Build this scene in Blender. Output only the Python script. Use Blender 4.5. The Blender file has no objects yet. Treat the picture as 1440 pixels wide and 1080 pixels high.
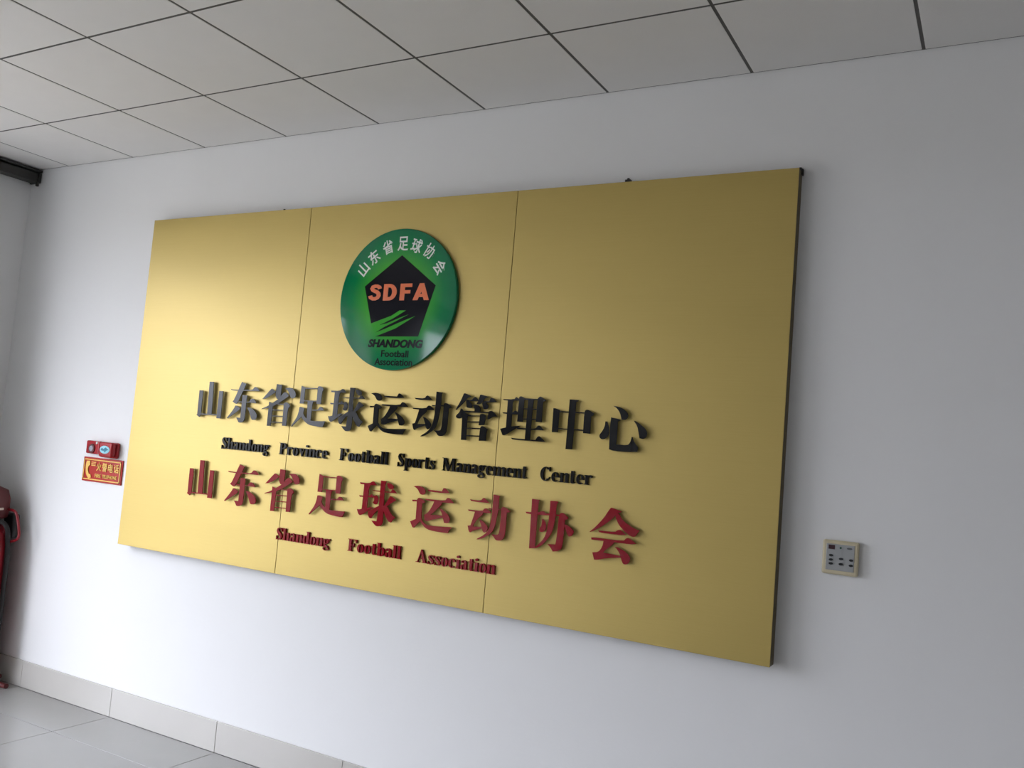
import bpy, bmesh, math, random
from mathutils import Matrix, Vector
from mathutils.geometry import delaunay_2d_cdt
S = bpy.context.scene
COL = S.collection
PI = math.pi
random.seed(7)

# ------------------------------------------------------------------ camera
cam_d = bpy.data.cameras.new('camera'); cam = bpy.data.objects.new('camera', cam_d); COL.objects.link(cam)
cam_d.sensor_fit = 'HORIZONTAL'; cam_d.sensor_width = 36.0; cam_d.lens = 36.0 * 1239.3 / 1440.0
cam_d.clip_start = 0.05
cam.location = (3.9645, -3.2704, 1.6001)
rx, ry, rz = 1.6463, -0.0826, 0.5058
cam.rotation_mode = 'XYZ'; cam.rotation_euler = (rx, ry, rz)
S.camera = cam

# ------------------------------------------------------------------ light
XL, XR, YB, H = -1.5, 7.4, -8.0, 3.12            # left wall, right wall, back wall, ceiling height
WIN = [(-0.95, -3.72, 0.12, 2.82), (-4.62, -7.75, 0.12, 1.30), (-4.62, -7.75, 2.36, 2.92)]
REV = 0.36                                        # depth of the window reveals
w = bpy.data.worlds.new('overcast_sky'); S.world = w; w.use_nodes = True; wn = w.node_tree
bg = wn.nodes['Background']; bg.inputs[1].default_value = 1.0
wt = wn.nodes.new('ShaderNodeTexCoord'); ws = wn.nodes.new('ShaderNodeSeparateXYZ'); wr = wn.nodes.new('ShaderNodeValToRGB')
wm = wn.nodes.new('ShaderNodeMapRange'); wm.inputs[1].default_value = -1; wm.inputs[2].default_value = 1
wn.links.new(wt.outputs['Generated'], ws.inputs[0]); wn.links.new(ws.outputs['Z'], wm.inputs[0]); wn.links.new(wm.outputs[0], wr.inputs[0])
SKY = 22.0                                          # bright overcast sky, brighter towards the zenith; dull ground below
def skc(v, t=(0.85, 0.885, 1.0)): return (t[0] * v, t[1] * v, t[2] * v, 1)
e = wr.color_ramp.elements
e[0].position = 0.0; e[0].color = skc(0.08, (1, 0.97, 0.9)); e[1].position = 1.0; e[1].color = skc(1.0)
k = e.new(0.49); k.color = skc(0.11, (1, 0.98, 0.93)); k = e.new(0.51); k.color = skc(0.48); k = e.new(0.60); k.color = skc(0.60); k = e.new(0.75); k.color = skc(0.78)
wx = wn.nodes.new('ShaderNodeVectorMath'); wx.operation = 'SCALE'; wx.inputs['Scale'].default_value = SKY
wn.links.new(wr.outputs[0], wx.inputs[0]); wn.links.new(wx.outputs[0], bg.inputs[0])
for i, (ya, yb, za, zb) in enumerate(WIN):        # the windows guide the sampling of the sky
    l = bpy.data.lights.new('sky_portal', 'AREA'); l.shape = 'RECTANGLE'; l.size = zb - za; l.size_y = ya - yb; l.cycles.is_portal = True
    o = bpy.data.objects.new('sky_portal', l); COL.objects.link(o); o.location = (XL - REV - .02, (ya + yb) / 2, (za + zb) / 2); o.rotation_euler = (0, -PI / 2, 0)
S.view_settings.view_transform = 'Standard'; S.view_settings.look = 'None'
S.view_settings.gamma = 1.0; S.view_settings.use_curve_mapping = False
S.view_settings.exposure = 0.0

# ------------------------------------------------------------------ helpers
def lin(h):
    c = [int(h[i:i + 2], 16) / 255 for i in (0, 2, 4)]
    return tuple(x / 12.92 if x <= 0.04045 else ((x + 0.055) / 1.055) ** 2.4 for x in c) + (1,)
def mat(name, col, rough=0.5, metal=0.0, noise=0.0, nscale=30.0, bump=0.0, bscale=200.0, coat=0.0, spec=0.5, stretch=(1, 1, 1)):
    m = bpy.data.materials.new(name); m.use_nodes = True; nt = m.node_tree; p = nt.nodes['Principled BSDF']
    c = lin(col) if isinstance(col, str) else tuple(col) + (1,)
    p.inputs['Base Color'].default_value = c; p.inputs['Roughness'].default_value = rough; p.inputs['Metallic'].default_value = metal
    p.inputs['Coat Weight'].default_value = coat; p.inputs['Coat Roughness'].default_value = 0.05; p.inputs['Specular IOR Level'].default_value = spec
    tc = nt.nodes.new('ShaderNodeTexCoord'); mp = nt.nodes.new('ShaderNodeMapping'); mp.inputs['Scale'].default_value = stretch
    nt.links.new(tc.outputs['Object'], mp.inputs[0])
    n = nt.nodes.new('ShaderNodeTexNoise'); n.inputs['Scale'].default_value = nscale; n.inputs['Detail'].default_value = 4
    nt.links.new(mp.outputs[0], n.inputs['Vector'])
    mx = nt.nodes.new('ShaderNodeMix'); mx.data_type = 'RGBA'
    mx.inputs[6].default_value = tuple(x * (1 - noise) for x in c[:3]) + (1,)
    mx.inputs[7].default_value = tuple(min(1, x * (1 + noise)) for x in c[:3]) + (1,)
    nt.links.new(n.outputs['Fac'], mx.inputs[0]); nt.links.new(mx.outputs[2], p.inputs['Base Color'])
    if bump:
        n2 = nt.nodes.new('ShaderNodeTexNoise'); n2.inputs['Scale'].default_value = bscale; n2.inputs['Detail'].default_value = 3
        nt.links.new(mp.outputs[0], n2.inputs['Vector'])
        b = nt.nodes.new('ShaderNodeBump'); b.inputs['Strength'].default_value = bump; b.inputs['Distance'].default_value = 0.002
        nt.links.new(n2.outputs['Fac'], b.inputs['Height']); nt.links.new(b.outputs[0], p.inputs['Normal'])
    return m
def link(name, bm, m, parent=None, smooth=False, bevel=0, bseg=2, loc=None):
    me = bpy.data.meshes.new(name); bmesh.ops.recalc_face_normals(bm, faces=bm.faces); bm.to_mesh(me); bm.free()
    me.materials.append(m); o = bpy.data.objects.new(name, me); COL.objects.link(o); o.parent = parent
    if loc: o.location = loc
    if smooth:
        for p in me.polygons: p.use_smooth = True
    if bevel:
        b = o.modifiers.new('bevel', 'BEVEL'); b.width = bevel; b.segments = bseg; b.limit_method = 'ANGLE'
    return o
def bx(bm, x0, y0, z0, x1, y1, z1):
    m = Matrix.Translation(((x0 + x1) / 2, (y0 + y1) / 2, (z0 + z1) / 2)) @ Matrix.Diagonal((abs(x1 - x0), abs(y1 - y0), abs(z1 - z0), 1))
    bmesh.ops.create_cube(bm, size=1, matrix=m); return bm
def box(*a): return bx(bmesh.new(), *a)
def cyl(bm, a, b, r, seg=20, r2=None):
    a = Vector(a); b = Vector(b); d = b - a
    m = Matrix.Translation((a + b) / 2) @ d.to_track_quat('Z', 'Y').to_matrix().to_4x4()
    bmesh.ops.create_cone(bm, cap_ends=True, segments=seg, radius1=r, radius2=r if r2 is None else r2, depth=d.length, matrix=m); return bm
def lathe(bm, prof, cx, cy, seg=32):
    rings = []
    for r, z in prof:
        rings.append([bm.verts.new((cx + r * math.cos(2 * PI * k / seg), cy + r * math.sin(2 * PI * k / seg), z)) for k in range(seg)])
    for a, b in zip(rings, rings[1:]):
        for k in range(seg): bm.faces.new((a[k], a[(k + 1) % seg], b[(k + 1) % seg], b[k]))
    bm.faces.new(rings[0]); bm.faces.new(rings[-1]); return bm
def tube(name, pts, r, m, parent=None, cyclic=False, smooth=True):
    cu = bpy.data.curves.new(name, 'CURVE'); cu.dimensions = '3D'; cu.bevel_depth = r; cu.bevel_resolution = 3; cu.use_fill_caps = True
    sp = cu.splines.new('POLY')
    if smooth:
        Q = []
        n = len(pts)
        P = [Vector(p) for p in pts]
        for i in range(n - 1):
            p0 = P[max(i - 1, 0)]; p1 = P[i]; p2 = P[i + 1]; p3 = P[min(i + 2, n - 1)]
            for k in range(6):
                t = k / 6
                Q.append(0.5 * ((2 * p1) + (p2 - p0) * t + (2 * p0 - 5 * p1 + 4 * p2 - p3) * t * t + (3 * p1 - p0 - 3 * p2 + p3) * t ** 3))
        Q.append(P[-1]); pts = Q
    sp.points.add(len(pts) - 1)
    for i, p in enumerate(pts): sp.points[i].co = (*p, 1)
    sp.use_cyclic_u = cyclic
    t = bpy.data.objects.new(name, cu); me = bpy.data.meshes.new_from_object(t); bpy.data.objects.remove(t)
    me.name = name; me.materials.clear(); me.materials.append(m)
    for p in me.polygons: p.use_smooth = True
    o = bpy.data.objects.new(name, me); COL.objects.link(o); o.parent = parent; return o
def thing(name, loc, label, cat, group=None):
    o = bpy.data.objects.new(name, None); COL.objects.link(o); o.location = loc; o['label'] = label; o['category'] = cat
    o.empty_display_size = 0.1
    if group: o['group'] = group
    return o
def struct(o): o['kind'] = 'structure'; return o

def ccw(p):
    a = sum(p[i][0] * p[(i + 1) % len(p)][1] - p[(i + 1) % len(p)][0] * p[i][1] for i in range(len(p)))
    return p if a > 0 else p[::-1]
def soften(p):
    """cut the shallow corners of a traced stroke so that curves read as curves"""
    out = []; n = len(p)
    for i in range(n):
        a = Vector(p[i - 1]); b = Vector(p[i]); c = Vector(p[(i + 1) % n])
        u = b - a; v = c - b
        if u.length < 1e-6 or v.length < 1e-6: continue
        ang = abs(u.angle_signed(v, 0))
        if ang < 1.0 and n > 6:
            out.append(tuple(b - u * 0.25)); out.append(tuple(b + v * 0.25))
        else: out.append(tuple(b))
    return out
def glyph_bm(polys, T, yb, yf, yc=None):
    """union of the 2-D polygons, extruded from the back plane yb to the front plane yf; T maps 2-D to (x, z)"""
    V = []; F = []
    for p in polys:
        p = ccw([T(*q) for q in p]); F.append(list(range(len(V), len(V) + len(p)))); V += [Vector(q) for q in p]
    vo, eo, fo, ov, oe, of = delaunay_2d_cdt(V, [], F, 0, 1e-6, True)
    bm = bmesh.new()
    fr = [bm.verts.new((v[0], yf, v[1])) for v in vo]; bk = [bm.verts.new((v[0], yb, v[1])) for v in vo]
    cnt = {}
    for f, o in zip(fo, of):
        if not o: continue
        bm.faces.new([fr[i] for i in f]); bm.faces.new([bk[i] for i in reversed(f)])
        for k in range(len(f)):
            a, b = f[k], f[(k + 1) % len(f)]; cnt.setdefault(frozenset((a, b)), []).append((a, b))
    for e, l in cnt.items():
        if len(l) == 1:
            a, b = l[0]; bm.faces.new((fr[b], fr[a], bk[a], bk[b]))
    if yc is not None:                              # clear body from the coloured face back to the sheet behind it
        c0 = {}
        def cv(i, y):
            if (i, y) not in c0: c0[(i, y)] = bm.verts.new((vo[i][0], y, vo[i][1]))
            return c0[(i, y)]
        for e, l in cnt.items():
            if len(l) == 1:
                a, b = l[0]; f = bm.faces.new((cv(b, yb + 1e-4), cv(a, yb + 1e-4), cv(a, yc), cv(b, yc))); f.material_index = 1
    bmesh.ops.delete(bm, geom=[v for v in bm.verts if not v.link_faces], context='VERTS')
    return bm
def text_mesh(name, body, m, parent, x0, z0, x1, z1, yb, yf, shear=0.0, offset=0.0, ang=0.0, pivot=None):
    """print in the built-in lettering font, fitted to the rectangle (x0,z0)-(x1,z1)"""
    cu = bpy.data.curves.new(name, 'FONT'); cu.body = body; cu.size = 1; cu.shear = shear; cu.offset = offset; cu.resolution_u = 4
    cu.extrude = 0.05
    t = bpy.data.objects.new(name, cu); me = bpy.data.meshes.new_from_object(t); bpy.data.objects.remove(t)
    xs = [v.co.x for v in me.vertices]; ys = [v.co.y for v in me.vertices]
    ax, bx_ = min(xs), max(xs); ay, by = min(ys), max(ys)
    for v in me.vertices:
        x = x0 + (v.co.x - ax) / (bx_ - ax) * (x1 - x0); z = z0 + (v.co.y - ay) / (by - ay) * (z1 - z0)
        y = yf if v.co.z > 0 else yb
        if ang:
            cx, cz = (x0 + x1) / 2, (z0 + z1) / 2; c, s = math.cos(ang), math.sin(ang)
            x, z = cx + (x - cx) * c - (z - cz) * s, cz + (x - cx) * s + (z - cz) * c
        v.co = (x, y, z)
    me.name = name; me.materials.clear(); me.materials.append(m)
    o = bpy.data.objects.new(name, me); COL.objects.link(o); o.parent = parent; return o

# ------------------------------------------------------------------ materials
M = {}
M['wall'] = mat('wall_paint', (0.84, 0.84, 0.835), 0.75, noise=0.015, nscale=2.5, bump=0.15, bscale=60)
M['ceil'] = mat('ceiling_tile_board', (0.78, 0.765, 0.74), 0.9, noise=0.02, nscale=8, bump=0.3, bscale=300)
M['rail'] = mat('ceiling_grid_metal', (0.085, 0.082, 0.075), 0.6)
M['void'] = mat('ceiling_void', (0.10, 0.10, 0.10), 0.9)
M['floor'] = mat('polished_floor_tile', (0.31, 0.305, 0.29), 0.16, noise=0.05, nscale=3, spec=0.5)
M['grout'] = mat('floor_grout', (0.22, 0.21, 0.20), 0.9)
M['skirt'] = mat('skirting_tile', (0.56, 0.54, 0.50), 0.22, noise=0.05, nscale=3)
M['black'] = mat('black_acrylic', (0.006, 0.006, 0.007), 0.10, spec=0.23, bump=0.06, bscale=14)
M['red'] = mat('red_acrylic', (0.27, 0.004, 0.012), 0.12, spec=0.20, bump=0.06, bscale=14)
M['dark'] = mat('dark_rail_metal', (0.035, 0.035, 0.032), 0.5)
M['back'] = mat('shaded_sign_side', (0.10, 0.075, 0.032), 0.6)  # sign sides: the dark room they mirror is put into this brown
M['firered'] = mat('fire_red_paint', (0.22, 0.006, 0.012), 0.35)
M['maroon'] = mat('maroon_vinyl', (0.10, 0.012, 0.012), 0.55)
M['rubber'] = mat('black_rubber', (0.015, 0.013, 0.013), 0.6)
M['cream'] = mat('cream_cord', (0.55, 0.45, 0.38), 0.6)
M['beige'] = mat('beige_plastic', (0.60, 0.53, 0.36), 0.4)
M['face'] = mat('grey_face_plate', (0.36, 0.37, 0.37), 0.35)
M['btn'] = mat('black_button', (0.01, 0.012, 0.014), 0.4)
M['disp'] = mat('dark_red_display', (0.035, 0.004, 0.010), 0.2)
M['greenled'] = mat('dark_green_lamp', (0.01, 0.06, 0.04), 0.2)
M['white'] = mat('white_print', (0.75, 0.80, 0.74), 0.3)
M['orange'] = mat('orange_print', (0.80, 0.16, 0.035), 0.3)
M['bprint'] = mat('black_print', (0.006, 0.006, 0.010), 0.12, spec=.18)
M['signred'] = mat('plaque_red', (0.45, 0.02, 0.012), 0.3)
M['signyel'] = mat('plaque_yellow', (0.88, 0.56, 0.13), 0.35)
M['modred'] = mat('red_call_point_plastic', (0.36, 0.012, 0.018), 0.25)
M['cyan'] = mat('pale_blue_label', (0.30, 0.62, 0.72), 0.3)
M['teal'] = mat('teal_print', (0.02, 0.20, 0.30), 0.3)
M['socket'] = mat('grey_socket', (0.35, 0.36, 0.42), 0.3)
M['frame'] = mat('white_window_frame', (0.70, 0.70, 0.70), 0.4)
M['cloth'] = mat('unseen_curtain_cloth', (0.30, 0.29, 0.27), 0.9, noise=.06)
M['screw'] = mat('dark_clip_metal', (0.02, 0.02, 0.018), 0.5)
# window glass: mostly see-through with a faint mirror
gm = bpy.data.materials.new('window_glass'); gm.use_nodes = True; nt = gm.node_tree; nt.nodes.clear()
o_ = nt.nodes.new('ShaderNodeOutputMaterial'); t_ = nt.nodes.new('ShaderNodeBsdfTransparent'); g_ = nt.nodes.new('ShaderNodeBsdfGlossy'); x_ = nt.nodes.new('ShaderNodeMixShader')
t_.inputs[0].default_value = (0.97, 0.97, 0.97, 1); g_.inputs['Roughness'].default_value = 0.02; x_.inputs[0].default_value = 0.05
nt.links.new(t_.outputs[0], x_.inputs[1]); nt.links.new(g_.outputs[0], x_.inputs[2]); nt.links.new(x_.outputs[0], o_.inputs[0]); M['glass'] = gm
# clear acrylic body behind the coloured faces of the raised lettering
ca = bpy.data.materials.new('clear_acrylic_edge'); ca.use_nodes = True; nt = ca.node_tree; nt.nodes.clear()
o_ = nt.nodes.new('ShaderNodeOutputMaterial'); t_ = nt.nodes.new('ShaderNodeBsdfTransparent'); g_ = nt.nodes.new('ShaderNodeBsdfGlossy'); x_ = nt.nodes.new('ShaderNodeMixShader')
t_.inputs[0].default_value = (0.86, 0.88, 0.86, 1); g_.inputs['Roughness'].default_value = 0.12; x_.inputs[0].default_value = 0.30
nt.links.new(t_.outputs[0], x_.inputs[1]); nt.links.new(g_.outputs[0], x_.inputs[2]); nt.links.new(x_.outputs[0], o_.inputs[0]); M['clear'] = ca
# brushed gold: anisotropic metal with fine vertical brushing and a slight roll to the sheet
gd = bpy.data.materials.new('brushed_gold_sheet'); gd.use_nodes = True; nt = gd.node_tree; p = nt.nodes['Principled BSDF']
p.inputs['Metallic'].default_value = 0.68; p.inputs['Roughness'].default_value = 0.50
tc = nt.nodes.new('ShaderNodeTexCoord'); mp = nt.nodes.new('ShaderNodeMapping'); mp.inputs['Scale'].default_value = (2.5, 2.5, 260)
nz = nt.nodes.new('ShaderNodeTexNoise'); nz.inputs['Scale'].default_value = 2.0; nz.inputs['Detail'].default_value = 3
nt.links.new(tc.outputs['Object'], mp.inputs[0]); nt.links.new(mp.outputs[0], nz.inputs['Vector'])
mx = nt.nodes.new('ShaderNodeMix'); mx.data_type = 'RGBA'; mx.inputs[6].default_value = (0.49, 0.37, 0.108, 1); mx.inputs[7].default_value = (0.53, 0.40, 0.126, 1)
p.inputs['Coat Weight'].default_value = 0.35; p.inputs['Coat Roughness'].default_value = 0.35
nt.links.new(nz.outputs['Fac'], mx.inputs[0]); nt.links.new(mx.outputs[2], p.inputs['Base Color'])
n3 = nt.nodes.new('ShaderNodeTexNoise'); n3.inputs['Scale'].default_value = 1.6; n3.inputs['Detail'].default_value = 1
mp3 = nt.nodes.new('ShaderNodeMapping'); mp3.inputs['Scale'].default_value = (0.45, 1, 1.6)
nt.links.new(tc.outputs['Object'], mp3.inputs[0]); nt.links.new(mp3.outputs[0], n3.inputs['Vector'])
b3 = nt.nodes.new('ShaderNodeBump'); b3.inputs['Strength'].default_value = 1.0; b3.inputs['Distance'].default_value = 0.012
nt.links.new(n3.outputs['Fac'], b3.inputs['Height']); nt.links.new(b3.outputs[0], p.inputs['Normal'])
M['gold'] = gd
# emblem green: light in the middle, deep at the rim
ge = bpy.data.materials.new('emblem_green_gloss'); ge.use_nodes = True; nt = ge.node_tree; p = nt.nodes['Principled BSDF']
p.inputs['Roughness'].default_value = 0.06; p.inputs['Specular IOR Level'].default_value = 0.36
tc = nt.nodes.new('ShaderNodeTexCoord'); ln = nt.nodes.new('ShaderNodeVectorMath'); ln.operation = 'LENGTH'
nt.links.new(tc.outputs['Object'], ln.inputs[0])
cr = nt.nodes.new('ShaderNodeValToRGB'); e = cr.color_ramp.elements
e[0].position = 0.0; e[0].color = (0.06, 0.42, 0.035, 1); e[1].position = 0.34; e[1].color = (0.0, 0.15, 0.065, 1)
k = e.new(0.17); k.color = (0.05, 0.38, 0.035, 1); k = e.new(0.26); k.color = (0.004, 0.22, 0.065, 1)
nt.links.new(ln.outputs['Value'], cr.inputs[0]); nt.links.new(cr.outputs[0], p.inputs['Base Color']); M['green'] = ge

# ------------------------------------------------------------------ room shell
wf = struct(link('wall_front', box(XL - REV, 0, -0.1, XR + 0.2, 0.2, H + 0.15), M['wall']))
struct(link('wall_right', box(XR, 0, -0.1, XR + 0.2, YB - 0.2, H + 0.15), M['wall']))
struct(link('wall_back', box(XL - REV, YB, -0.1, XR, YB - 0.2, H + 0.15), M['wall']))
b = bmesh.new(); W0, W1, W2 = WIN
for ya, yb, za, zb in ((0, W0[0], -.1, H + .15), (W0[1], W1[0], -.1, H + .15), (W1[1], YB, -.1, H + .15), (W0[0], W0[1], -.1, W0[2]), (W0[0], W0[1], W0[3], H + .15),
                       (W1[0], W1[1], -.1, W1[2]), (W1[0], W1[1], W1[3], W2[2]), (W1[0], W1[1], W2[3], H + .15)):
    bx(b, XL, ya, za, XL - REV, yb, zb)
struct(link('wall_left', b, M['wall']))
for i, (ya, yb, za, zb) in enumerate(WIN):
    xf = XL - REV + 0.05
    b = bmesh.new()
    bx(b, xf - .03, ya, za, xf + .03, ya - .05, zb); bx(b, xf - .03, yb, za, xf + .03, yb + .05, zb)
    bx(b, xf - .03, ya, za, xf + .03, yb, za + .05); bx(b, xf - .03, ya, zb - .05, xf + .03, yb, zb)
    for t in (1 / 3, 2 / 3): y = ya + (yb - ya) * t; bx(b, xf - .025, y - .025, za, xf + .025, y + .025, zb)
    wnd = struct(link('window_%d' % (i + 1), b, M['frame']))
    for k in range(3):
        link('pane', box(xf - .003, ya + (yb - ya) * (k / 3) - .03, za + .05, xf + .003, ya + (yb - ya) * ((k + 1) / 3) + .03, zb - .05), M['glass'], wnd)

# floor: 0.8 m polished tiles
fl = struct(link('floor', box(XL - 0.2, 0.1, -0.12, XR + 0.1, YB - 0.1, -0.004), M['grout']))
def cuts(lo, hi, off, step):
    k = math.ceil((lo - off) / step - 1e-6); out = [lo]
    while off + k * step < hi - 1e-6:
        if off + k * step > lo + 1e-6: out.append(off + k * step)
        k += 1
    return out + [hi]
def tiles(name, m, parent, xs, ys, z0, z1, gap, bev):
    cache = {}
    for i in range(len(xs) - 1):
        for j in range(len(ys) - 1):
            wx, wy = xs[i + 1] - xs[i] - gap, ys[j + 1] - ys[j] - gap
            if wx < 0.01 or wy < 0.01: continue
            key = (round(wx, 4), round(wy, 4))
            if key not in cache:
                o = link(name, box(-wx / 2, -wy / 2, z0, wx / 2, wy / 2, z1), m, parent, bevel=bev, bseg=1); cache[key] = o
            else:
                o = cache[key].copy(); COL.objects.link(o); o.parent = parent
            o.location = ((xs[i] + xs[i + 1]) / 2, (ys[j] + ys[j + 1]) / 2, 0)
tiles('floor_tile', M['floor'], fl, cuts(XL, XR, -0.17, 0.8), cuts(YB, -0.012, -0.34, 0.8), -0.004, 0.0, 0.003, 0.0006)
# skirting tiles
XS = cuts(XL, XR, -0.172, 0.7978)
bb = struct(link('baseboard_front', box(XL, 0, 0, XR, -0.004, 0.147), M['grout']))
for a, c in zip(XS, XS[1:]): link('skirting_tile', box(a + .0012, -.003, 0.001, c - .0012, -.012, .1494), M['skirt'], bb, bevel=.001, bseg=1)
YS = cuts(YB, -0.012, -0.34, 0.8)
bb = struct(link('baseboard_left', box(XL, 0, 0, XL + 0.004, YB, 0.147), M['grout']))
for a, c in zip(YS, YS[1:]): link('skirting_tile', box(XL + .003, a + .0012, 0.001, XL + .012, c - .0012, .1494), M['skirt'], bb, bevel=.001, bseg=1)

# ceiling: 0.6 m boards in a fine recessed grid
ce = struct(link('ceiling', box(XL - 0.2, 0.1, H + 0.02, XR + 0.1, YB - 0.1, H + 0.14), M['void']))
CX = cuts(XL, XR, -1.1285, 0.6); CY = cuts(YB, 0.0, -0.5463, 0.6)
tiles('ceiling_tile', M['ceil'], ce, CX, CY, H, H + 0.014, 0.012, 0.001)
for x in CX: link('grid_rail', box(x - .010, 0, H + .0015, x + .010, YB, H + .016), M['rail'], ce)
for y in CY: link('grid_rail', box(XL, y - .010, H + .0018, XR, y + .010, H + .0155), M['rail'], ce)

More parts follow.
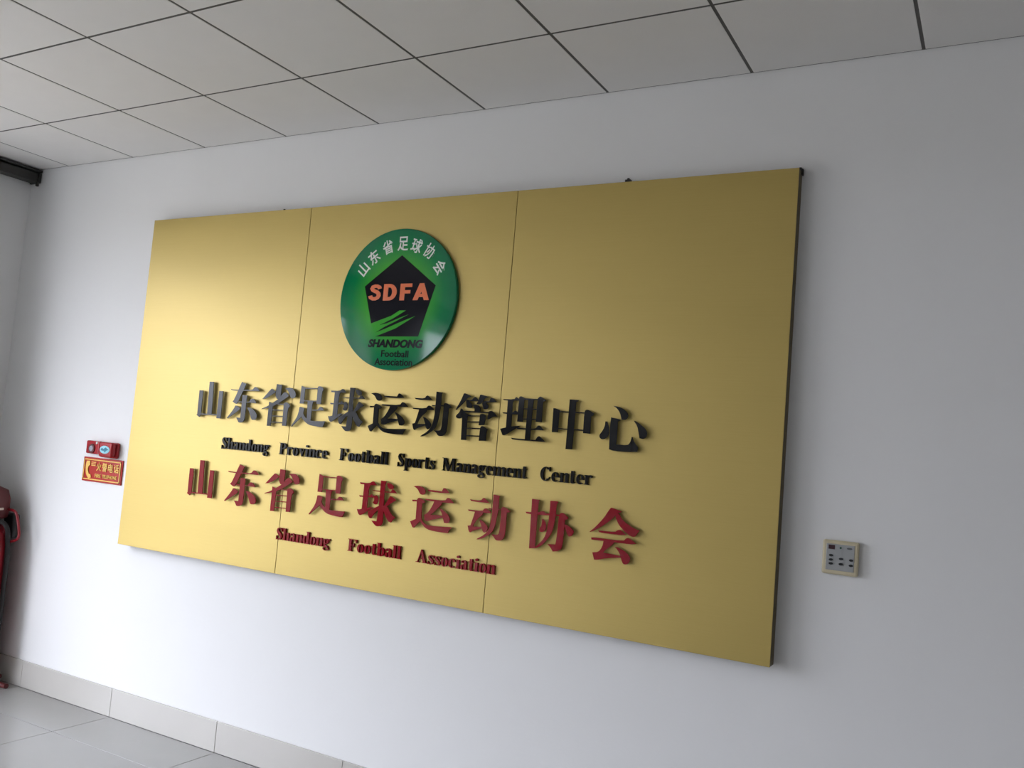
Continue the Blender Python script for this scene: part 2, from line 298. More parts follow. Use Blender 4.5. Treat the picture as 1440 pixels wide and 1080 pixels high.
# lettering strokes in millimetres, and where each character stands on the sign
GLY = {
 'shan': [[[3,138],[30,138],[32,12],[22,0],[0,10],[5,15]],[[71,185],[101,185],[110,18],[77,19]],[[147,140],[175,140],[177,0],[147,0]],[[29,19],[150,20],[151,15],[30,13]]],
 'dong': [[[79,205],[111,196],[107,187],[63,97],[52,91],[28,104],[39,114]],[[6,166],[11,161],[29,159],[160,162],[202,162],[205,165],[189,179],[177,183],[168,181],[158,167],[109,166],[32,164]],[[93,139],[127,138],[124,129],[124,28],[119,9],[101,0],[83,1],[77,11],[64,25],[93,25]],[[68,106],[144,107],[150,119],[162,124],[174,122],[190,107],[190,102],[149,104],[69,101]],[[50,84],[61,84],[86,71],[79,62],[5,16],[0,18],[43,68]],[[134,78],[153,79],[183,67],[203,48],[205,32],[196,19],[177,18],[169,22],[154,52]]],
 'sheng': [[[87,206],[121,204],[119,131],[96,134],[86,150]],[[53,181],[60,183],[84,169],[78,162],[21,131],[0,129],[8,136]],[[142,186],[168,192],[189,190],[210,175],[217,157],[213,146],[199,140],[185,144],[174,164],[160,180]],[[144,169],[155,167],[172,153],[168,148],[121,119],[92,105],[72,95],[49,89],[1,79],[2,82],[39,95],[84,120],[115,139],[130,160]],[[48,118],[76,111],[75,79],[73,1],[48,0]],[[145,114],[154,120],[166,120],[182,111],[186,102],[174,90],[174,7],[148,6]],[[104,112],[149,111],[149,107],[104,108]],[[74,81],[150,83],[150,79],[75,77]],[[75,52],[151,54],[151,50],[76,48]],[[74,22],[149,24],[149,20],[74,18]]],
 'zu': [[[42,199],[69,191],[66,187],[66,113],[40,113]],[[144,197],[151,201],[164,200],[178,192],[180,183],[173,176],[172,116],[145,116]],[[66,190],[141,191],[141,187],[67,185]],[[65,129],[146,131],[146,127],[66,125]],[[89,126],[125,127],[120,110],[119,31],[95,34]],[[121,87],[157,89],[168,102],[178,103],[198,87],[122,82]],[[42,96],[55,97],[73,91],[72,81],[68,66],[61,50],[3,0],[0,2],[27,39],[38,66]],[[61,53],[68,68],[81,51],[94,43],[118,33],[209,37],[207,32],[197,9],[179,8],[121,12],[97,20],[78,33],[62,45]]],
 'qiu': [[[3,186],[57,186],[70,196],[79,196],[97,180],[61,178],[8,178]],[[28,181],[61,180],[55,158],[55,126],[54,69],[26,67]],[[5,128],[28,128],[64,129],[71,139],[80,137],[90,125],[65,124],[10,121]],[[0,65],[13,65],[30,70],[52,74],[70,81],[87,81],[64,66],[26,40],[14,40],[6,52]],[[117,204],[147,204],[143,194],[141,151],[145,78],[147,23],[140,5],[116,0],[103,7],[85,23],[113,23],[118,77],[118,128]],[[149,195],[168,197],[187,187],[188,176],[178,169],[166,170],[157,179]],[[73,158],[118,158],[175,159],[182,171],[190,170],[209,155],[152,154],[86,153]],[[86,133],[99,137],[112,124],[111,105],[104,96],[96,95],[83,102],[91,114]],[[62,61],[106,85],[128,99],[128,78],[108,68],[91,48],[82,32],[71,33],[64,46]],[[174,141],[183,139],[208,125],[186,113],[159,92],[141,87],[159,113]],[[143,95],[164,94],[178,74],[193,58],[211,49],[200,41],[190,26],[175,29],[159,49],[142,78]]],
 'yun': [[[2,177],[20,181],[39,181],[58,174],[67,162],[66,151],[56,145],[43,146],[34,154],[26,166],[14,173]],[[78,169],[87,170],[150,169],[158,183],[168,183],[190,165],[160,162],[88,162],[80,165]],[[68,130],[76,131],[171,131],[180,145],[190,145],[203,137],[216,125],[185,124],[74,123]],[[1,120],[27,121],[28,115],[4,113]],[[26,124],[35,132],[50,129],[70,118],[63,111],[54,109],[56,52],[58,35],[28,40],[27,92]],[[0,28],[29,42],[58,42],[48,31],[23,4],[15,5]],[[47,43],[59,44],[66,34],[83,24],[109,21],[216,27],[204,15],[199,1],[158,0],[106,2],[80,10],[62,25],[48,37]],[[118,128],[158,123],[153,112],[114,74],[104,67],[161,70],[167,62],[109,46],[92,38],[76,41],[71,63],[90,75],[110,107]],[[144,98],[157,96],[187,80],[203,62],[202,48],[192,40],[176,41],[166,62],[159,81]]],
 'dongg': [[[5,169],[12,168],[60,168],[68,180],[77,182],[102,162],[15,160]],[[0,124],[71,124],[81,137],[92,138],[114,123],[109,118],[5,117]],[[36,120],[77,119],[73,107],[51,89],[37,68],[32,54],[79,56],[77,50],[32,35],[20,26],[13,30],[5,54],[19,57],[30,94]],[[60,86],[76,83],[100,65],[106,54],[100,39],[89,33],[79,40],[73,60]],[[99,141],[123,141],[166,142],[167,138],[124,136],[104,136]],[[119,201],[152,198],[146,191],[149,145],[144,108],[140,72],[129,41],[102,19],[70,2],[55,0],[57,4],[90,24],[111,50],[119,91],[120,141]],[[163,149],[170,153],[185,150],[205,137],[199,132],[190,131],[190,35],[180,14],[166,8],[147,8],[137,21],[123,31],[152,31],[161,39],[163,93]]],
 'guan': [[[35,199],[44,200],[73,189],[67,185],[53,180],[45,167],[24,145],[3,127],[0,128],[22,166]],[[50,172],[77,172],[87,186],[97,187],[112,172],[109,169],[52,167]],[[49,170],[69,166],[82,151],[81,139],[69,137],[55,140],[52,154]],[[117,197],[125,198],[158,190],[154,188],[140,183],[133,167],[116,155],[102,156],[112,174]],[[133,170],[164,172],[170,186],[181,187],[203,170],[174,167],[135,165]],[[129,165],[147,166],[162,153],[161,141],[150,136],[138,138]],[[82,153],[107,154],[121,145],[125,130],[124,124],[96,123],[94,140]],[[26,125],[119,126],[164,125],[168,130],[180,132],[194,124],[209,109],[189,107],[167,94],[162,97],[165,120],[119,120],[36,119]],[[27,134],[35,131],[41,122],[63,111],[38,98],[27,91],[13,90],[5,96],[5,104],[20,117]],[[36,111],[65,109],[63,99],[65,1],[40,0]],[[58,110],[82,107],[126,109],[127,105],[59,102]],[[124,114],[138,118],[153,110],[152,88],[148,69],[122,67],[124,94]],[[61,81],[125,84],[126,79],[62,76]],[[63,54],[135,56],[135,51],[63,49]],[[62,22],[131,24],[132,19],[63,17]],[[130,58],[136,65],[145,65],[169,52],[163,46],[163,4],[129,2]]],
 'li': [[[2,166],[56,166],[64,177],[71,173],[81,169],[79,163],[9,160]],[[26,163],[54,163],[50,151],[52,51],[27,47]],[[4,111],[54,111],[62,120],[69,120],[81,112],[78,105],[11,104]],[[0,42],[27,49],[59,56],[96,60],[67,43],[25,16],[14,16]],[[79,178],[87,181],[101,176],[104,164],[104,76],[78,76]],[[94,176],[109,173],[168,173],[169,169],[100,167]],[[122,170],[148,170],[146,115],[145,4],[121,4]],[[165,174],[174,183],[181,183],[206,169],[192,162],[192,79],[165,80]],[[101,132],[172,133],[172,129],[101,128]],[[102,90],[171,92],[172,88],[103,86]],[[78,52],[90,52],[122,51],[166,51],[176,65],[185,66],[205,48],[189,47],[120,45],[81,45]],[[56,8],[64,7],[170,6],[180,22],[189,23],[216,1],[179,1],[62,0]]],
 'zhong': [[[0,161],[9,161],[30,154],[28,145],[28,65],[1,64]],[[70,200],[108,199],[109,195],[99,190],[97,1],[68,0]],[[138,154],[145,162],[156,162],[180,149],[177,140],[168,136],[170,68],[139,68]],[[24,151],[142,151],[142,146],[24,146]],[[26,82],[140,82],[140,77],[27,78]]],
 'xin': [[[21,114],[29,114],[35,99],[39,88],[39,65],[33,51],[20,43],[10,43],[1,49],[0,60],[10,73],[20,93]],[[44,131],[78,126],[85,122],[73,116],[74,75],[73,27],[119,26],[130,36],[135,60],[138,60],[146,41],[159,27],[165,20],[161,4],[129,1],[63,0],[45,6],[42,92]],[[50,177],[70,175],[91,168],[109,155],[115,142],[111,129],[99,123],[88,125],[85,135],[80,150],[67,167]],[[139,123],[146,123],[169,109],[188,95],[197,79],[194,63],[183,54],[167,57],[162,76],[155,103]]],
 'xie': [[[25,200],[59,199],[56,191],[55,128],[55,14],[55,4],[29,0]],[[0,145],[25,146],[63,150],[75,156],[82,155],[92,148],[113,149],[156,149],[156,144],[67,139],[7,137]],[[77,124],[81,125],[93,115],[99,97],[96,80],[83,71],[70,73],[69,85],[78,98]],[[108,200],[139,202],[144,197],[136,189],[137,151],[133,111],[127,77],[106,43],[83,17],[58,4],[48,3],[55,9],[81,32],[100,63],[107,112],[108,154]],[[151,150],[160,158],[171,157],[192,142],[189,134],[179,131],[178,79],[176,27],[166,7],[136,1],[125,16],[110,28],[145,30],[149,65]],[[177,114],[189,113],[211,101],[221,90],[215,73],[202,68],[193,76],[183,98]]],
 'hui': [[[82,208],[97,206],[128,197],[122,193],[105,189],[102,177],[77,154],[42,126],[3,105],[0,106],[24,128],[56,166],[72,194]],[[100,197],[118,187],[128,171],[151,154],[178,141],[206,134],[200,128],[194,117],[187,108],[174,107],[145,123],[119,146],[104,173]],[[35,116],[45,116],[106,117],[116,126],[129,128],[152,111],[124,108],[43,107]],[[8,85],[23,87],[143,87],[153,99],[164,102],[195,83],[176,78],[101,78],[11,77]],[[63,84],[104,82],[103,71],[67,40],[63,33],[83,33],[135,30],[135,23],[84,16],[39,2],[28,2],[18,29],[43,33],[57,52]],[[109,61],[124,61],[157,47],[173,31],[176,22],[169,5],[159,0],[148,1],[140,15],[135,32],[122,51]]],
}
BOX = {"shan": [0.318, 1.64, 0.495, 1.825], "dong": [0.539, 1.627, 0.744, 1.832], "sheng": [0.768, 1.622, 0.985, 1.829], "zu": [0.974, 1.628, 1.183, 1.829], "qiu": [1.197, 1.625, 1.408, 1.829], "yun": [1.436, 1.63, 1.652, 1.813], "dongg": [1.677, 1.629, 1.882, 1.83], "guan": [1.903, 1.628, 2.112, 1.828], "li": [2.131, 1.645, 2.346, 1.829], "zhong": [2.371, 1.624, 2.551, 1.824], "xin": [2.581, 1.631, 2.778, 1.807], "xie": [2.282, 1.214, 2.503, 1.415], "hui": [2.57, 1.205, 2.776, 1.413]}
RED = {"shan": [0.31, 1.236, 0.491, 1.421], "dong": [0.581, 1.216, 0.796, 1.422], "sheng": [0.846, 1.216, 1.064, 1.42], "zu": [1.138, 1.225, 1.352, 1.42], "qiu": [1.42, 1.214, 1.637, 1.419], "yun": [1.718, 1.228, 1.935, 1.416], "dongg": [2.008, 1.22, 2.211, 1.413]}
PENT = [(1.5417, 2.445), (1.7413, 2.302), (1.671, 2.0715), (1.4315, 2.0693), (1.5419, 2.1073), (1.6494, 2.1655), (1.5617, 2.1356), (1.4816, 2.1051), (1.4316, 2.0884), (1.476, 2.1127), (1.5382, 2.1393), (1.6123, 2.1731), (1.5593, 2.1563), (1.4926, 2.1317), (1.449, 2.1221), (1.5228, 2.1526), (1.5922, 2.1901), (1.5555, 2.1903), (1.5119, 2.1658), (1.4004, 2.1304), (1.3435, 2.304)]

# ------------------------------------------------------------------ the gold sign
ZT, ZB, X0, X1 = 2.7105, 0.9227, -0.2014, 3.2811
SEAM = [X0, 0.9487, 2.112, X1]
TH = 0.060
sign = thing('wall_sign', (0, 0, 0), 'large brushed gold sign of three panels with green round emblem, black and red raised lettering', 'sign')
link('shaded_side_board', box(X0 + .0006, 0, ZB + .0006, X1 - .0006, -TH + .005, ZT - .0006), M['back'], sign)  # sides of the folded panels, their darkness painted in as dark brown
for i in range(3):
    a, c = SEAM[i] + (.0012 if i else 0), SEAM[i + 1] - (.0012 if i < 2 else 0)
    o = link('gold_panel', box(a, -TH + .0052, ZB, c, -TH, ZT), M['gold'], sign, bevel=.001, bseg=2)
for cx, cz in ((2.596, ZT + .010), (X1 - .006, ZT - .004), (0.72, ZT)):
    b = box(cx - .012, -.002, cz - .01, cx + .012, -.02, cz + .014); cyl(b, (cx, -.012, cz + .012), (cx, -.012, cz + .02), .006, 10)
    link('mounting_clip', b, M['screw'], sign, bevel=.002)
LF = -TH - .018
NAMES = {'shan': '山', 'dong': '东', 'sheng': '省', 'zu': '足', 'qiu': '球', 'yun': '运', 'dongg': '动', 'guan': '管', 'li': '理', 'zhong': '中', 'xin': '心', 'xie': '协', 'hui': '会'}
def place_glyph(n, box4, m, colour):
    G = GLY[n]; W = max(q[0] for p in G for q in p); Hh = max(q[1] for p in G for q in p)
    x0, z0, x1, z1 = box4
    bm = glyph_bm([soften(p) for p in G], lambda x, y: (x0 + x / W * (x1 - x0), z0 + y / Hh * (z1 - z0)), LF + .004, LF, -TH)
    o = link('raised_character', bm, m, sign); o.data.materials.append(M['clear']); o['label'] = colour + ' raised character ' + NAMES[n]
for n in ('shan', 'dong', 'sheng', 'zu', 'qiu', 'yun', 'dongg', 'guan', 'li', 'zhong', 'xin'): place_glyph(n, BOX[n], M['black'], 'black')
for n in ('shan', 'dong', 'sheng', 'zu', 'qiu', 'yun', 'dongg'): place_glyph(n, RED[n], M['red'], 'red')
for n in ('xie', 'hui'): place_glyph(n, BOX[n], M['red'], 'red')

# fat-face serif letters, cap height 700 units
ST, HL = 132, 36
def R(x0, y0, x1, y1): return [(x0, y0), (x1, y0), (x1, y1), (x0, y1)]
def ell(cx, cy, rx, ry, a0=0, a1=360, n=28): return [(cx + rx * math.cos(math.radians(a0 + (a1 - a0) * k / n)), cy + ry * math.sin(math.radians(a0 + (a1 - a0) * k / n))) for k in range(n + (0 if a1 - a0 == 360 else 1))]
def ring(cx, cy, rx, ry, ix, iy, a0=0, a1=360, icx=None, n=24):
    icx = cx if icx is None else icx; out = []
    for k in range(n):
        t0 = math.radians(a0 + (a1 - a0) * k / n); t1 = math.radians(a0 + (a1 - a0) * (k + 1) / n)
        out.append([(cx + rx * math.cos(t0), cy + ry * math.sin(t0)), (cx + rx * math.cos(t1), cy + ry * math.sin(t1)), (icx + ix * math.cos(t1), cy + iy * math.sin(t1)), (icx + ix * math.cos(t0), cy + iy * math.sin(t0))])
    return out
def ribbon(pts, ws):
    out = []; n = len(pts); L = []; Rr = []
    for i, (x, y) in enumerate(pts):
        a = pts[max(i - 1, 0)]; b = pts[min(i + 1, n - 1)]; dx, dy = b[0] - a[0], b[1] - a[1]; d = math.hypot(dx, dy); h = ws[i] / 2
        L.append((x - dy / d * h, y + dx / d * h)); Rr.append((x + dy / d * h, y - dx / d * h))
    for i in range(n - 1): out.append([L[i], L[i + 1], Rr[i + 1], Rr[i]])
    return out
def up(x, y0, y1): return R(x, y0, x + ST, y1)
def sf(x0, x1, y): return R(x0, y, x1, y + HL)
def arch(x): return [[(x - 30, 360), (x - 10, 430), (x + 50, 492), (x + 110, 490), (x + 165, 450), (x + 180, 380), (x + 180, 0), (x + 180 - ST, 0), (x + 180 - ST, 400), (x + 20, 430), (x, 370)]]
SP = [(318, 385), (255, 462), (175, 478), (105, 440), (88, 375), (130, 305), (200, 245), (275, 185), (300, 110), (265, 35), (180, 5), (95, 25), (45, 110)]
SW = [20, 30, 36, 70, 105, 130, 140, 130, 105, 70, 36, 30, 20]
def ess(sx, sy): return [[(x * sx, y * sy) for x, y in p] for p in ribbon(SP, SW) + [R(308, 330, 338, 492), R(30, -12, 58, 155)]]
FONT = {
 'o': (400, ring(195, 240, 180, 252, 58, 218)),
 'n': (470, [up(45, 0, 480), sf(0, 215, 0), sf(0, 80, 446), sf(250, 465, 0)] + arch(245)),
 'h': (470, [up(45, 0, 720), sf(0, 215, 0), sf(0, 80, 686), sf(250, 465, 0)] + arch(245)),
 'm': (740, [up(45, 0, 480), sf(0, 215, 0), sf(0, 80, 446), sf(255, 460, 0), sf(515, 735, 0)] + arch(245) + arch(510)),
 'a': (415, [R(210, 60, 210 + ST, 400), [(130, 490), (210, 495), (300, 465), (342, 390), (210, 370), (200, 455), (130, 458)], [(210, 90), (250, 10), (310, -10), (400, 25), (400, 60), (360, 40), (342, 80)], ell(90, 385, 55, 52)] + ribbon([(45, 400), (85, 455), (150, 475)], [26, 30, 36]) + ring(145, 130, 130, 142, 45, 108, icx=168) + ribbon([(150, 265), (215, 290)], [34, 34])),
 'd': (460, ring(190, 240, 176, 252, 50, 216, icx=200) + [up(270, 0, 720), sf(210, 300, 686), sf(380, 450, 0)]),
 'b': (460, ring(265, 240, 176, 252, 50, 216, icx=255) + [up(50, 0, 720), sf(0, 90, 686)]),
 'p': (470, ring(270, 240, 176, 252, 50, 216, icx=260) + [up(50, -220, 480), sf(0, 90, 446), sf(0, 235, -220)]),
 'g': (440, ring(185, 330, 155, 160, 46, 130) + ring(190, -95, 185, 112, 110, 74) + [[(90, 215), (40, 140), (45, 60), (120, 0), (330, 10), (365, -60), (300, 90), (130, 120), (120, 190)], ell(395, 440, 46, 46)] + ribbon([(290, 430), (330, 475), (400, 478)], [34, 34, 34])),
 'r': (400, [up(45, 0, 480), sf(0, 225, 0), sf(0, 80, 446), ell(320, 420, 62, 62)] + ribbon([(170, 340), (200, 430), (260, 478), (330, 474)], [30, 50, 40, 30])),
 'v': (440, [[(45, 470), (185, 470), (290, 120), (235, -12)], [(225, -10), (265, -10), (385, 470), (350, 470)], sf(0, 230, 446), sf(290, 440, 446)]),
 'i': (240, [up(50, 0, 480), sf(0, 225, 0), sf(0, 80, 446), ell(112, 625, 74, 74)]),
 'l': (240, [up(50, 0, 720), sf(0, 225, 0), sf(0, 80, 686)]),
 'c': (400, ring(200, 240, 188, 252, 62, 216, 48, 320) + [ell(315, 365, 56, 56)]),
 'e': (400, ring(200, 240, 184, 252, 58, 216, 0, 318) + [R(110, 222, 384, 256)]),
 't': (320, [R(80, 70, 80 + ST, 620), R(0, 446, 290, 480), [(80, 100), (105, 20), (170, -12), (240, -5), (305, 80), (280, 92), (245, 40), (212, 60), (212, 120)]]),
 's': (370, ess(1, 1)), 'S': (470, ess(1.2, 1.46)),
 'P': (520, [R(60, 0, 60 + ST + 10, 700), sf(0, 265, 0), sf(0, 260, 664), R(190, 340, 280, 376)] + ring(260, 520, 215, 180, 72, 144, -90, 90)),
 'F': (530, [R(60, 0, 60 + ST + 10, 700), sf(0, 265, 0), R(0, 664, 480, 700), [(485, 700), (485, 490), (460, 490), (400, 670)], R(190, 345, 350, 380), [(350, 480), (350, 250), (325, 250), (280, 362), (325, 480)]]),
 'C': (550, ring(270, 350, 255, 364, 105, 326, 42, 318) + [[(455, 480), (487, 480), (487, 712), (455, 712), (400, 640)], [(455, 215), (490, 215), (455, 90), (400, 60)]]),
 'M': (830, [R(70, 0, 104, 700), [(60, 700), (225, 700), (430, 150), (365, 0), (330, 0)], [(355, 0), (392, 0), (640, 700), (600, 700)], R(590, 0, 740, 700), sf(0, 170, 0), sf(520, 810, 0), sf(0, 210, 664), sf(610, 810, 664)]),
 'A': (650, [[(85, 0), (122, 0), (325, 700), (285, 720)], [(265, 720), (325, 720), (580, 0), (420, 0), (255, 620)], R(160, 215, 470, 250), sf(20, 205, 0), sf(360, 640, 0)]),
}
def word(s, xa, xb, zb, cap, m, colour):
    tot = sum(FONT[c][0] for c in s); k = (xb - xa) / tot; kz = cap / 700; x = xa
    for c in s:
        o = link('raised_letter', glyph_bm(FONT[c][1], lambda u, v, x=x: (x + u * k, zb + v * kz), -TH, -TH - .009), m, sign)
        o['label'] = colour + ' raised letter ' + c; x += FONT[c][0] * k
for s, a, c in (('Shandong', .509, .838), ('Province', .904, 1.21), ('Football', 1.28, 1.562), ('Sports', 1.612, 1.815), ('Management', 1.852, 2.27), ('Center', 2.329, 2.563)):
    word(s, a, c, 1.4905, .0555, M['black'], 'black')
for s, a, c in (('Shandong', .938, 1.274), ('Football', 1.38, 1.679), ('Association', 1.758, 2.159)):
    word(s, a, c, 1.0865, .0545, M['red'], 'red')

# the round emblem
EX, EZ, ER = 1.531, 2.243, .327
ed = -TH - .018
b = bmesh.new(); cyl(b, (0, .0, 0), (0, -.018, 0), ER, 96)
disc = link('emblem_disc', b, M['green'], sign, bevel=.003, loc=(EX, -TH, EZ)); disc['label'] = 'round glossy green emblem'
inv = Vector((-EX, TH, -EZ))
def onto_disc(o): o.matrix_parent_inverse = Matrix.Translation(inv); return o
o = link('pentagon', glyph_bm([PENT], lambda x, y: (x, y), ed + .001, ed - .0008), M['bprint'], disc); onto_disc(o); o['label'] = 'black pentagon with claw stripes'
for c, (cx, cz) in zip('山东省足球协会', ((1.325, 2.387), (1.381, 2.442), (1.457, 2.486), (1.542, 2.499), (1.619, 2.486), (1.694, 2.457), (1.755, 2.384))):
    ang = -math.atan2(cx - EX - .01, cz - EZ) * 0.93; sz = .064
    hx = sz * (.46 if c != '山' else .42)
    o = text_mesh('emblem_character', c, M['white'], disc, cx - hx, cz - sz * .52, cx + hx, cz + sz * .52, ed + .001, ed - .0008, offset=.016 if c != '协' else .011, ang=ang); onto_disc(o); o['label'] = 'white character ' + c
def et(body, x0, z0, x1, z1, m, lab, shear=0, off=0):
    o = text_mesh('emblem_lettering', body, m, disc, x0, z0, x1, z1, ed + .001, ed - .0016, shear=shear, offset=off); onto_disc(o); o['label'] = lab
BOLD = {'S': (470, ribbon([(410, 500), (385, 575), (310, 618), (230, 622), (155, 590), (130, 520), (165, 450), (240, 405), (320, 365), (375, 300), (385, 215), (345, 125), (265, 82), (180, 85), (105, 130), (80, 215)], [150] * 16)),
 'D': (560, [R(50, 0, 215, 700), R(200, 0, 260, 150), R(200, 550, 260, 700)] + ring(255, 350, 270, 350, 105, 205, -90, 90)),
 'F': (480, [R(50, 0, 215, 700), R(50, 550, 460, 700), R(50, 285, 410, 425)]),
 'A': (560, [[(0, 0), (170, 0), (345, 560), (360, 700), (205, 700)], [(390, 0), (560, 0), (355, 700), (205, 700), (215, 560)], R(130, 130, 430, 260)])}
x = 1.368; kk = (1.712 - 1.368) / (sum(BOLD[c][0] for c in 'SDFA') + 90)
for c in 'SDFA':
    o = link('emblem_letter', glyph_bm(BOLD[c][1], lambda u, v: (x + u * kk, 2.236 + v * .077 / 700), ed + .001, ed - .0016), M['orange'], disc); onto_disc(o); o['label'] = 'orange letter ' + c
    x += (BOLD[c][0] + 30) * kk
et('SHANDONG', 1.395, 2.019, 1.700, 2.057, M['bprint'], 'black slanted letters SHANDONG', .18, .045)
et('Football', 1.475, 1.976, 1.627, 2.007, M['bprint'], 'black letters Football', 0, .012)
et('Association', 1.442, 1.938, 1.652, 1.970, M['bprint'], 'black letters Association', 0, .012)

# ------------------------------------------------------------------ fire telephone plaque
pq = thing('fire_phone_plaque', (-.472, 0, 1.225), 'red and yellow fire telephone plaque left of the gold sign', 'sign')
def child(o): o.matrix_parent_inverse = o.parent.matrix_world.inverted() if False else Matrix.Translation(-Vector(o.parent.location)); return o
PX0, PX1, PZ0, PZ1 = -.642, -.302, 1.228, 1.365
child(link('plaque_board', box(PX0, 0, PZ0, PX1, -.008, PZ1), M['signred'], pq, bevel=.002))
b = bmesh.new(); e_ = .010; t_ = .006
bx(b, PX0 + e_, -.009, PZ0 + e_, PX1 - e_, -.0115, PZ0 + e_ + t_); bx(b, PX0 + e_, -.009, PZ1 - e_ - t_, PX1 - e_, -.0115, PZ1 - e_)
bx(b, PX0 + e_, -.009, PZ0 + e_, PX0 + e_ + t_, -.0115, PZ1 - e_); bx(b, PX1 - e_ - t_, -.009, PZ0 + e_, PX1 - e_, -.0115, PZ1 - e_)
child(link('border_line', b, M['signyel'], pq))
hs = glyph_bm([soften([(-.607, 1.343), (-.580, 1.345), (-.576, 1.322), (-.590, 1.312), (-.592, 1.292), (-.578, 1.268), (-.566, 1.270), (-.556, 1.252), (-.578, 1.244), (-.600, 1.262), (-.612, 1.295), (-.613, 1.325)])], lambda x, y: (x, y), -.009, -.0125)
child(link('handset_symbol', hs, M['signyel'], pq))
b = bmesh.new()
for k in range(3): bx(b, -.566, -.009, 1.318 + k * .009, -.526, -.012, 1.3225 + k * .009)
child(link('wave_lines', b, M['signyel'], pq))
for k, c in enumerate('火警电话'):
    x = -.518 + k * .0505; child(text_mesh('plaque_character', c, M['signyel'], pq, x, 1.292, x + .043, 1.340, -.009, -.0125, offset=.012))
child(text_mesh('plaque_lettering', 'FIRE', M['signyel'], pq, -.525, 1.255, -.473, 1.275, -.009, -.0122, offset=.01))
child(text_mesh('plaque_lettering', 'TELEPHONE', M['signyel'], pq, -.462, 1.255, -.335, 1.275, -.009, -.0122, offset=.01))

# ------------------------------------------------------------------ fire phone jack and call point above the plaque
jk = thing('phone_jack', (-.60, 0, 1.37), 'small red phone jack module with round grey socket above the plaque', 'call point')
child(link('body', box(-.612, 0, 1.386, -.496, -.026, 1.460), M['modred'], jk, bevel=.008, bseg=3))
b = bmesh.new(); cyl(b, (-.556, -.024, 1.416), (-.556, -.032, 1.416), .026, 28); child(link('socket_ring', b, M['maroon'], jk, bevel=.002))
b = bmesh.new(); cyl(b, (-.556, -.030, 1.416), (-.556, -.034, 1.416), .016, 24); child(link('socket', b, M['socket'], jk, bevel=.002))
b = bmesh.new(); cyl(b, (-.518, -.024, 1.449), (-.518, -.029, 1.449), .007, 14); child(link('indicator_lamp', b, M['white'], jk, bevel=.001))
cp = thing('call_point', (-.455, 0, 1.355), 'bulky red manual call point with pale blue oval label above the plaque', 'call point')
child(link('body', box(-.490, 0, 1.372, -.345, -.022, 1.460), M['modred'], cp, bevel=.010, bseg=3))
child(link('front_cover', box(-.460, -.022, 1.376, -.350, -.055, 1.460), M['modred'], cp, bevel=.012, bseg=3))
b = glyph_bm([ell(-.405, 1.418, .042, .022)], lambda x, y: (x, y), -.054, -.0565); child(link('oval_label', b, M['cyan'], cp))
b = glyph_bm([[(-.440, 1.420), (-.426, 1.426), (-.414, 1.421), (-.398, 1.431), (-.372, 1.419), (-.390, 1.413), (-.400, 1.403), (-.412, 1.411), (-.430, 1.412)]], lambda x, y: (x, y), -.056, -.0575); child(link('label_mark', b, M['teal'], cp))

# ------------------------------------------------------------------ wall controller right of the sign
tc_ = thing('wall_controller', (3.487, 0, 1.27), 'square beige wall control panel with grey face and black buttons', 'control panel')
child(link('frame', box(3.428, 0, 1.267, 3.547, -.020, 1.384), M['beige'], tc_, bevel=.007, bseg=3))
child(link('face_plate', box(3.441, -.018, 1.2815, 3.5335, -.0215, 1.3715), M['face'], tc_, bevel=.001))
child(link('display', box(3.448, -.021, 1.353, 3.469, -.023, 1.3675), M['disp'], tc_, bevel=.0006))
b = bmesh.new(); cyl(b, (3.488, -.021, 1.360), (3.488, -.0235, 1.360), .0035, 14); child(link('indicator_lamp', b, M['greenled'], tc_))
btn = None
for x, z in ((3.458, 1.332), (3.458, 1.317), (3.458, 1.304), (3.491, 1.323), (3.491, 1.305), (3.524, 1.322), (3.524, 1.304)):
    if btn is None:
        bm = glyph_bm([ell(0, 0, .0070, .0042, n=18)], lambda x, y: (x, y), -.021, -.0245); btn = link('button', bm, M['btn'], tc_); o = btn
    else: o = btn.copy(); COL.objects.link(o); o.parent = tc_
    child(o); o.location = (x, 0, z)
child(link('maker_mark', glyph_bm([ell(3.517, 1.3605, .009, .0035, n=18)], lambda x, y: (x, y), -.021, -.0222), mat('grey_print', (.12, .13, .13), .5), tc_))

# ------------------------------------------------------------------ dark rail under the ceiling along the left wall
cr_ = thing('curtain_rail', (XL, -1.9, 3.03), 'dark metal curtain rail under the ceiling along the left wall', 'rail')
child(link('channel', box(XL + .01, -.012, 3.036, XL + .095, -3.9, 3.094), M['dark'], cr_, bevel=.006))
child(link('top_flange', box(XL, -.004, 3.098, XL + .115, -3.9, 3.112), M['dark'], cr_, bevel=.003))
child(link('end_cap', box(XL + .006, -.003, 3.030, XL + .108, -.016, 3.098), M['dark'], cr_, bevel=.004))
b = bmesh.new(); cyl(b, (XL + .100, -.022, 3.036), (XL + .100, -.022, 3.008), .010, 14); child(link('cord_guide', b, M['dark'], cr_, bevel=.003))
for y in (-.5, -1.6, -2.7, -3.7): child(link('bracket', box(XL, y - .015, 3.05, XL + .02, y + .015, 3.10), M['dark'], cr_))

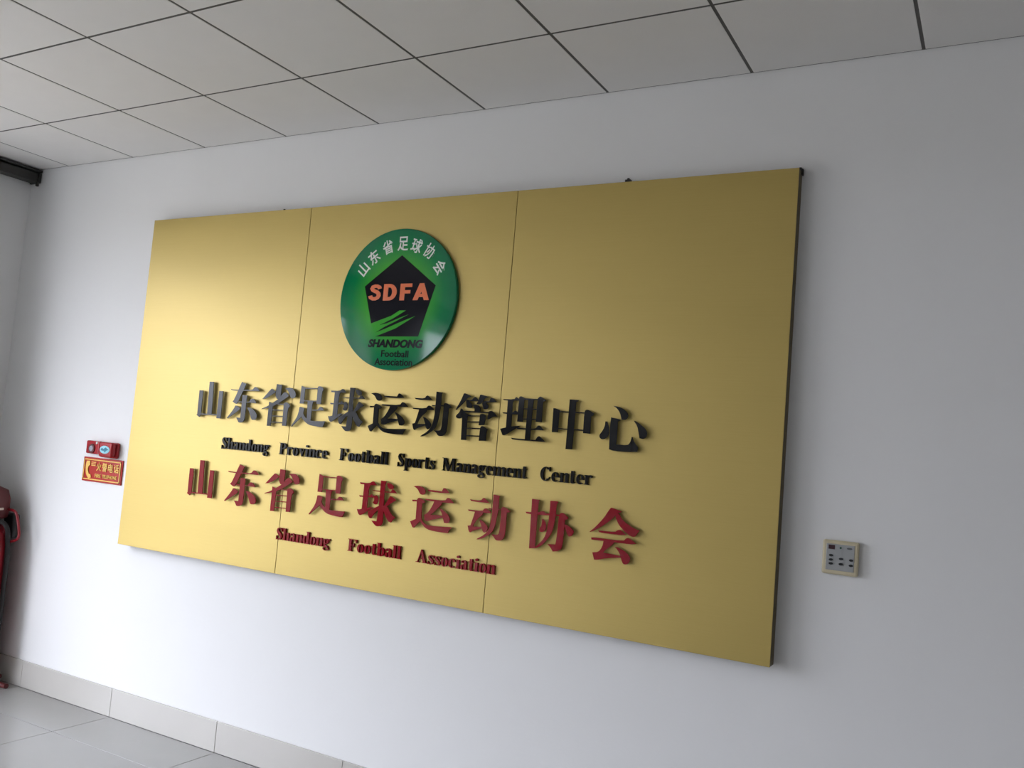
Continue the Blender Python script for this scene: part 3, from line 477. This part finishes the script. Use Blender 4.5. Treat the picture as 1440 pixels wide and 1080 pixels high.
# ------------------------------------------------------------------ red wheeled extinguisher in the corner
FX, FY = -1.245, -.185
fe = thing('fire_extinguisher', (FX, FY, 0), 'red wheeled fire extinguisher standing in the corner at the left edge', 'extinguisher')
child(link('tank', lathe(bmesh.new(), [(.05, .10), (.13, .115), (.155, .16), (.155, .80), (.145, .87), (.105, .93), (.05, .96), (.035, .985)], FX, FY), M['firered'], fe, smooth=True))
child(link('valve_cover', lathe(bmesh.new(), [(.095, .955), (.108, .965), (.112, 1.0), (.110, 1.07), (.095, 1.12), (.055, 1.138), (.01, 1.142)], FX, FY + .02), M['maroon'], fe, smooth=True))
child(tube('carrying_handle', [(FX + .05, -.10, 1.01), (-1.10, -.10, 1.008), (-1.062, -.10, .985), (-1.035, -.10, .93), (-1.018, -.10, .875), (-1.035, -.10, .845), (-1.10, -.10, .825), (FX + .04, -.10, .795)], .0075, M['firered'], fe))
child(tube('hose', [(FX - .10, FY - .07, 1.0), (FX + .0, FY - .10, 1.002), (FX + .085, FY - .055, 1.008), (FX + .118, FY + .04, 1.016)], .007, M['cream'], fe))
child(link('shade_block', box(FX + .03, -.085, .845, FX + .135, -.045, .985), M['rubber'], fe, bevel=.012))  # black block standing in for the shadowed wall inside the handle loop
child(tube('discharge_hose', [(FX + .03, FY - .03, .95), (FX + .13, FY + .05, .93), (FX + .155, FY + .07, .80), (FX + .15, FY + .08, .55), (FX + .145, FY + .08, .32), (FX + .13, FY + .06, .20)], .013, M['rubber'], fe))
b = bmesh.new(); bx(b, FX - .14, FY - .13, .03, FX + .15, FY + .14, .055); child(link('base_tray', b, M['maroon'], fe, bevel=.008))
for s in (-1, 1): 
    b = bmesh.new(); cyl(b, (FX - .10, FY + s * .165, .085), (FX - .10, FY + s * .18, .085), .084, 28); child(link('wheel', b, M['rubber'], fe, bevel=.012))
child(tube('axle', [(FX - .10, FY - .12, .085), (FX - .10, FY, .085), (FX - .10, FY + .12, .085)], .01, M['dark'], fe))
child(tube('stand_leg', [(FX + .06, FY + .02, .10), (FX + .14, FY + .06, .045), (FX + .22, FY + .095, .014), (FX + .26, FY + .10, .014)], .014, M['maroon'], fe))

# ------------------------------------------------------------------ unseen curtain added beside the window to shade the corner
ct = thing('curtain', (XL, -.49, 0), 'unseen grey curtain added on the rail to shade the corner', 'curtain')
bm = bmesh.new(); ring_ = []
for z in (.04, 1.0, 2.0, 3.03):
    row = []
    for k in range(25):
        y = -.37 - .010 * k; x = XL + .100 + .070 * math.cos(k * PI / 2 + (.3 if z < 1 else 0)) * (1.15 if z < 1.5 else .85); row.append(bm.verts.new((x, y, z)))
    ring_.append(row)
for a, c in zip(ring_, ring_[1:]):
    for k in range(24): bm.faces.new((a[k], a[k + 1], c[k + 1], c[k]))
o = link('cloth', bm, M['cloth'], ct, smooth=True); sm = o.modifiers.new('thickness', 'SOLIDIFY'); sm.thickness = .004; child(o)
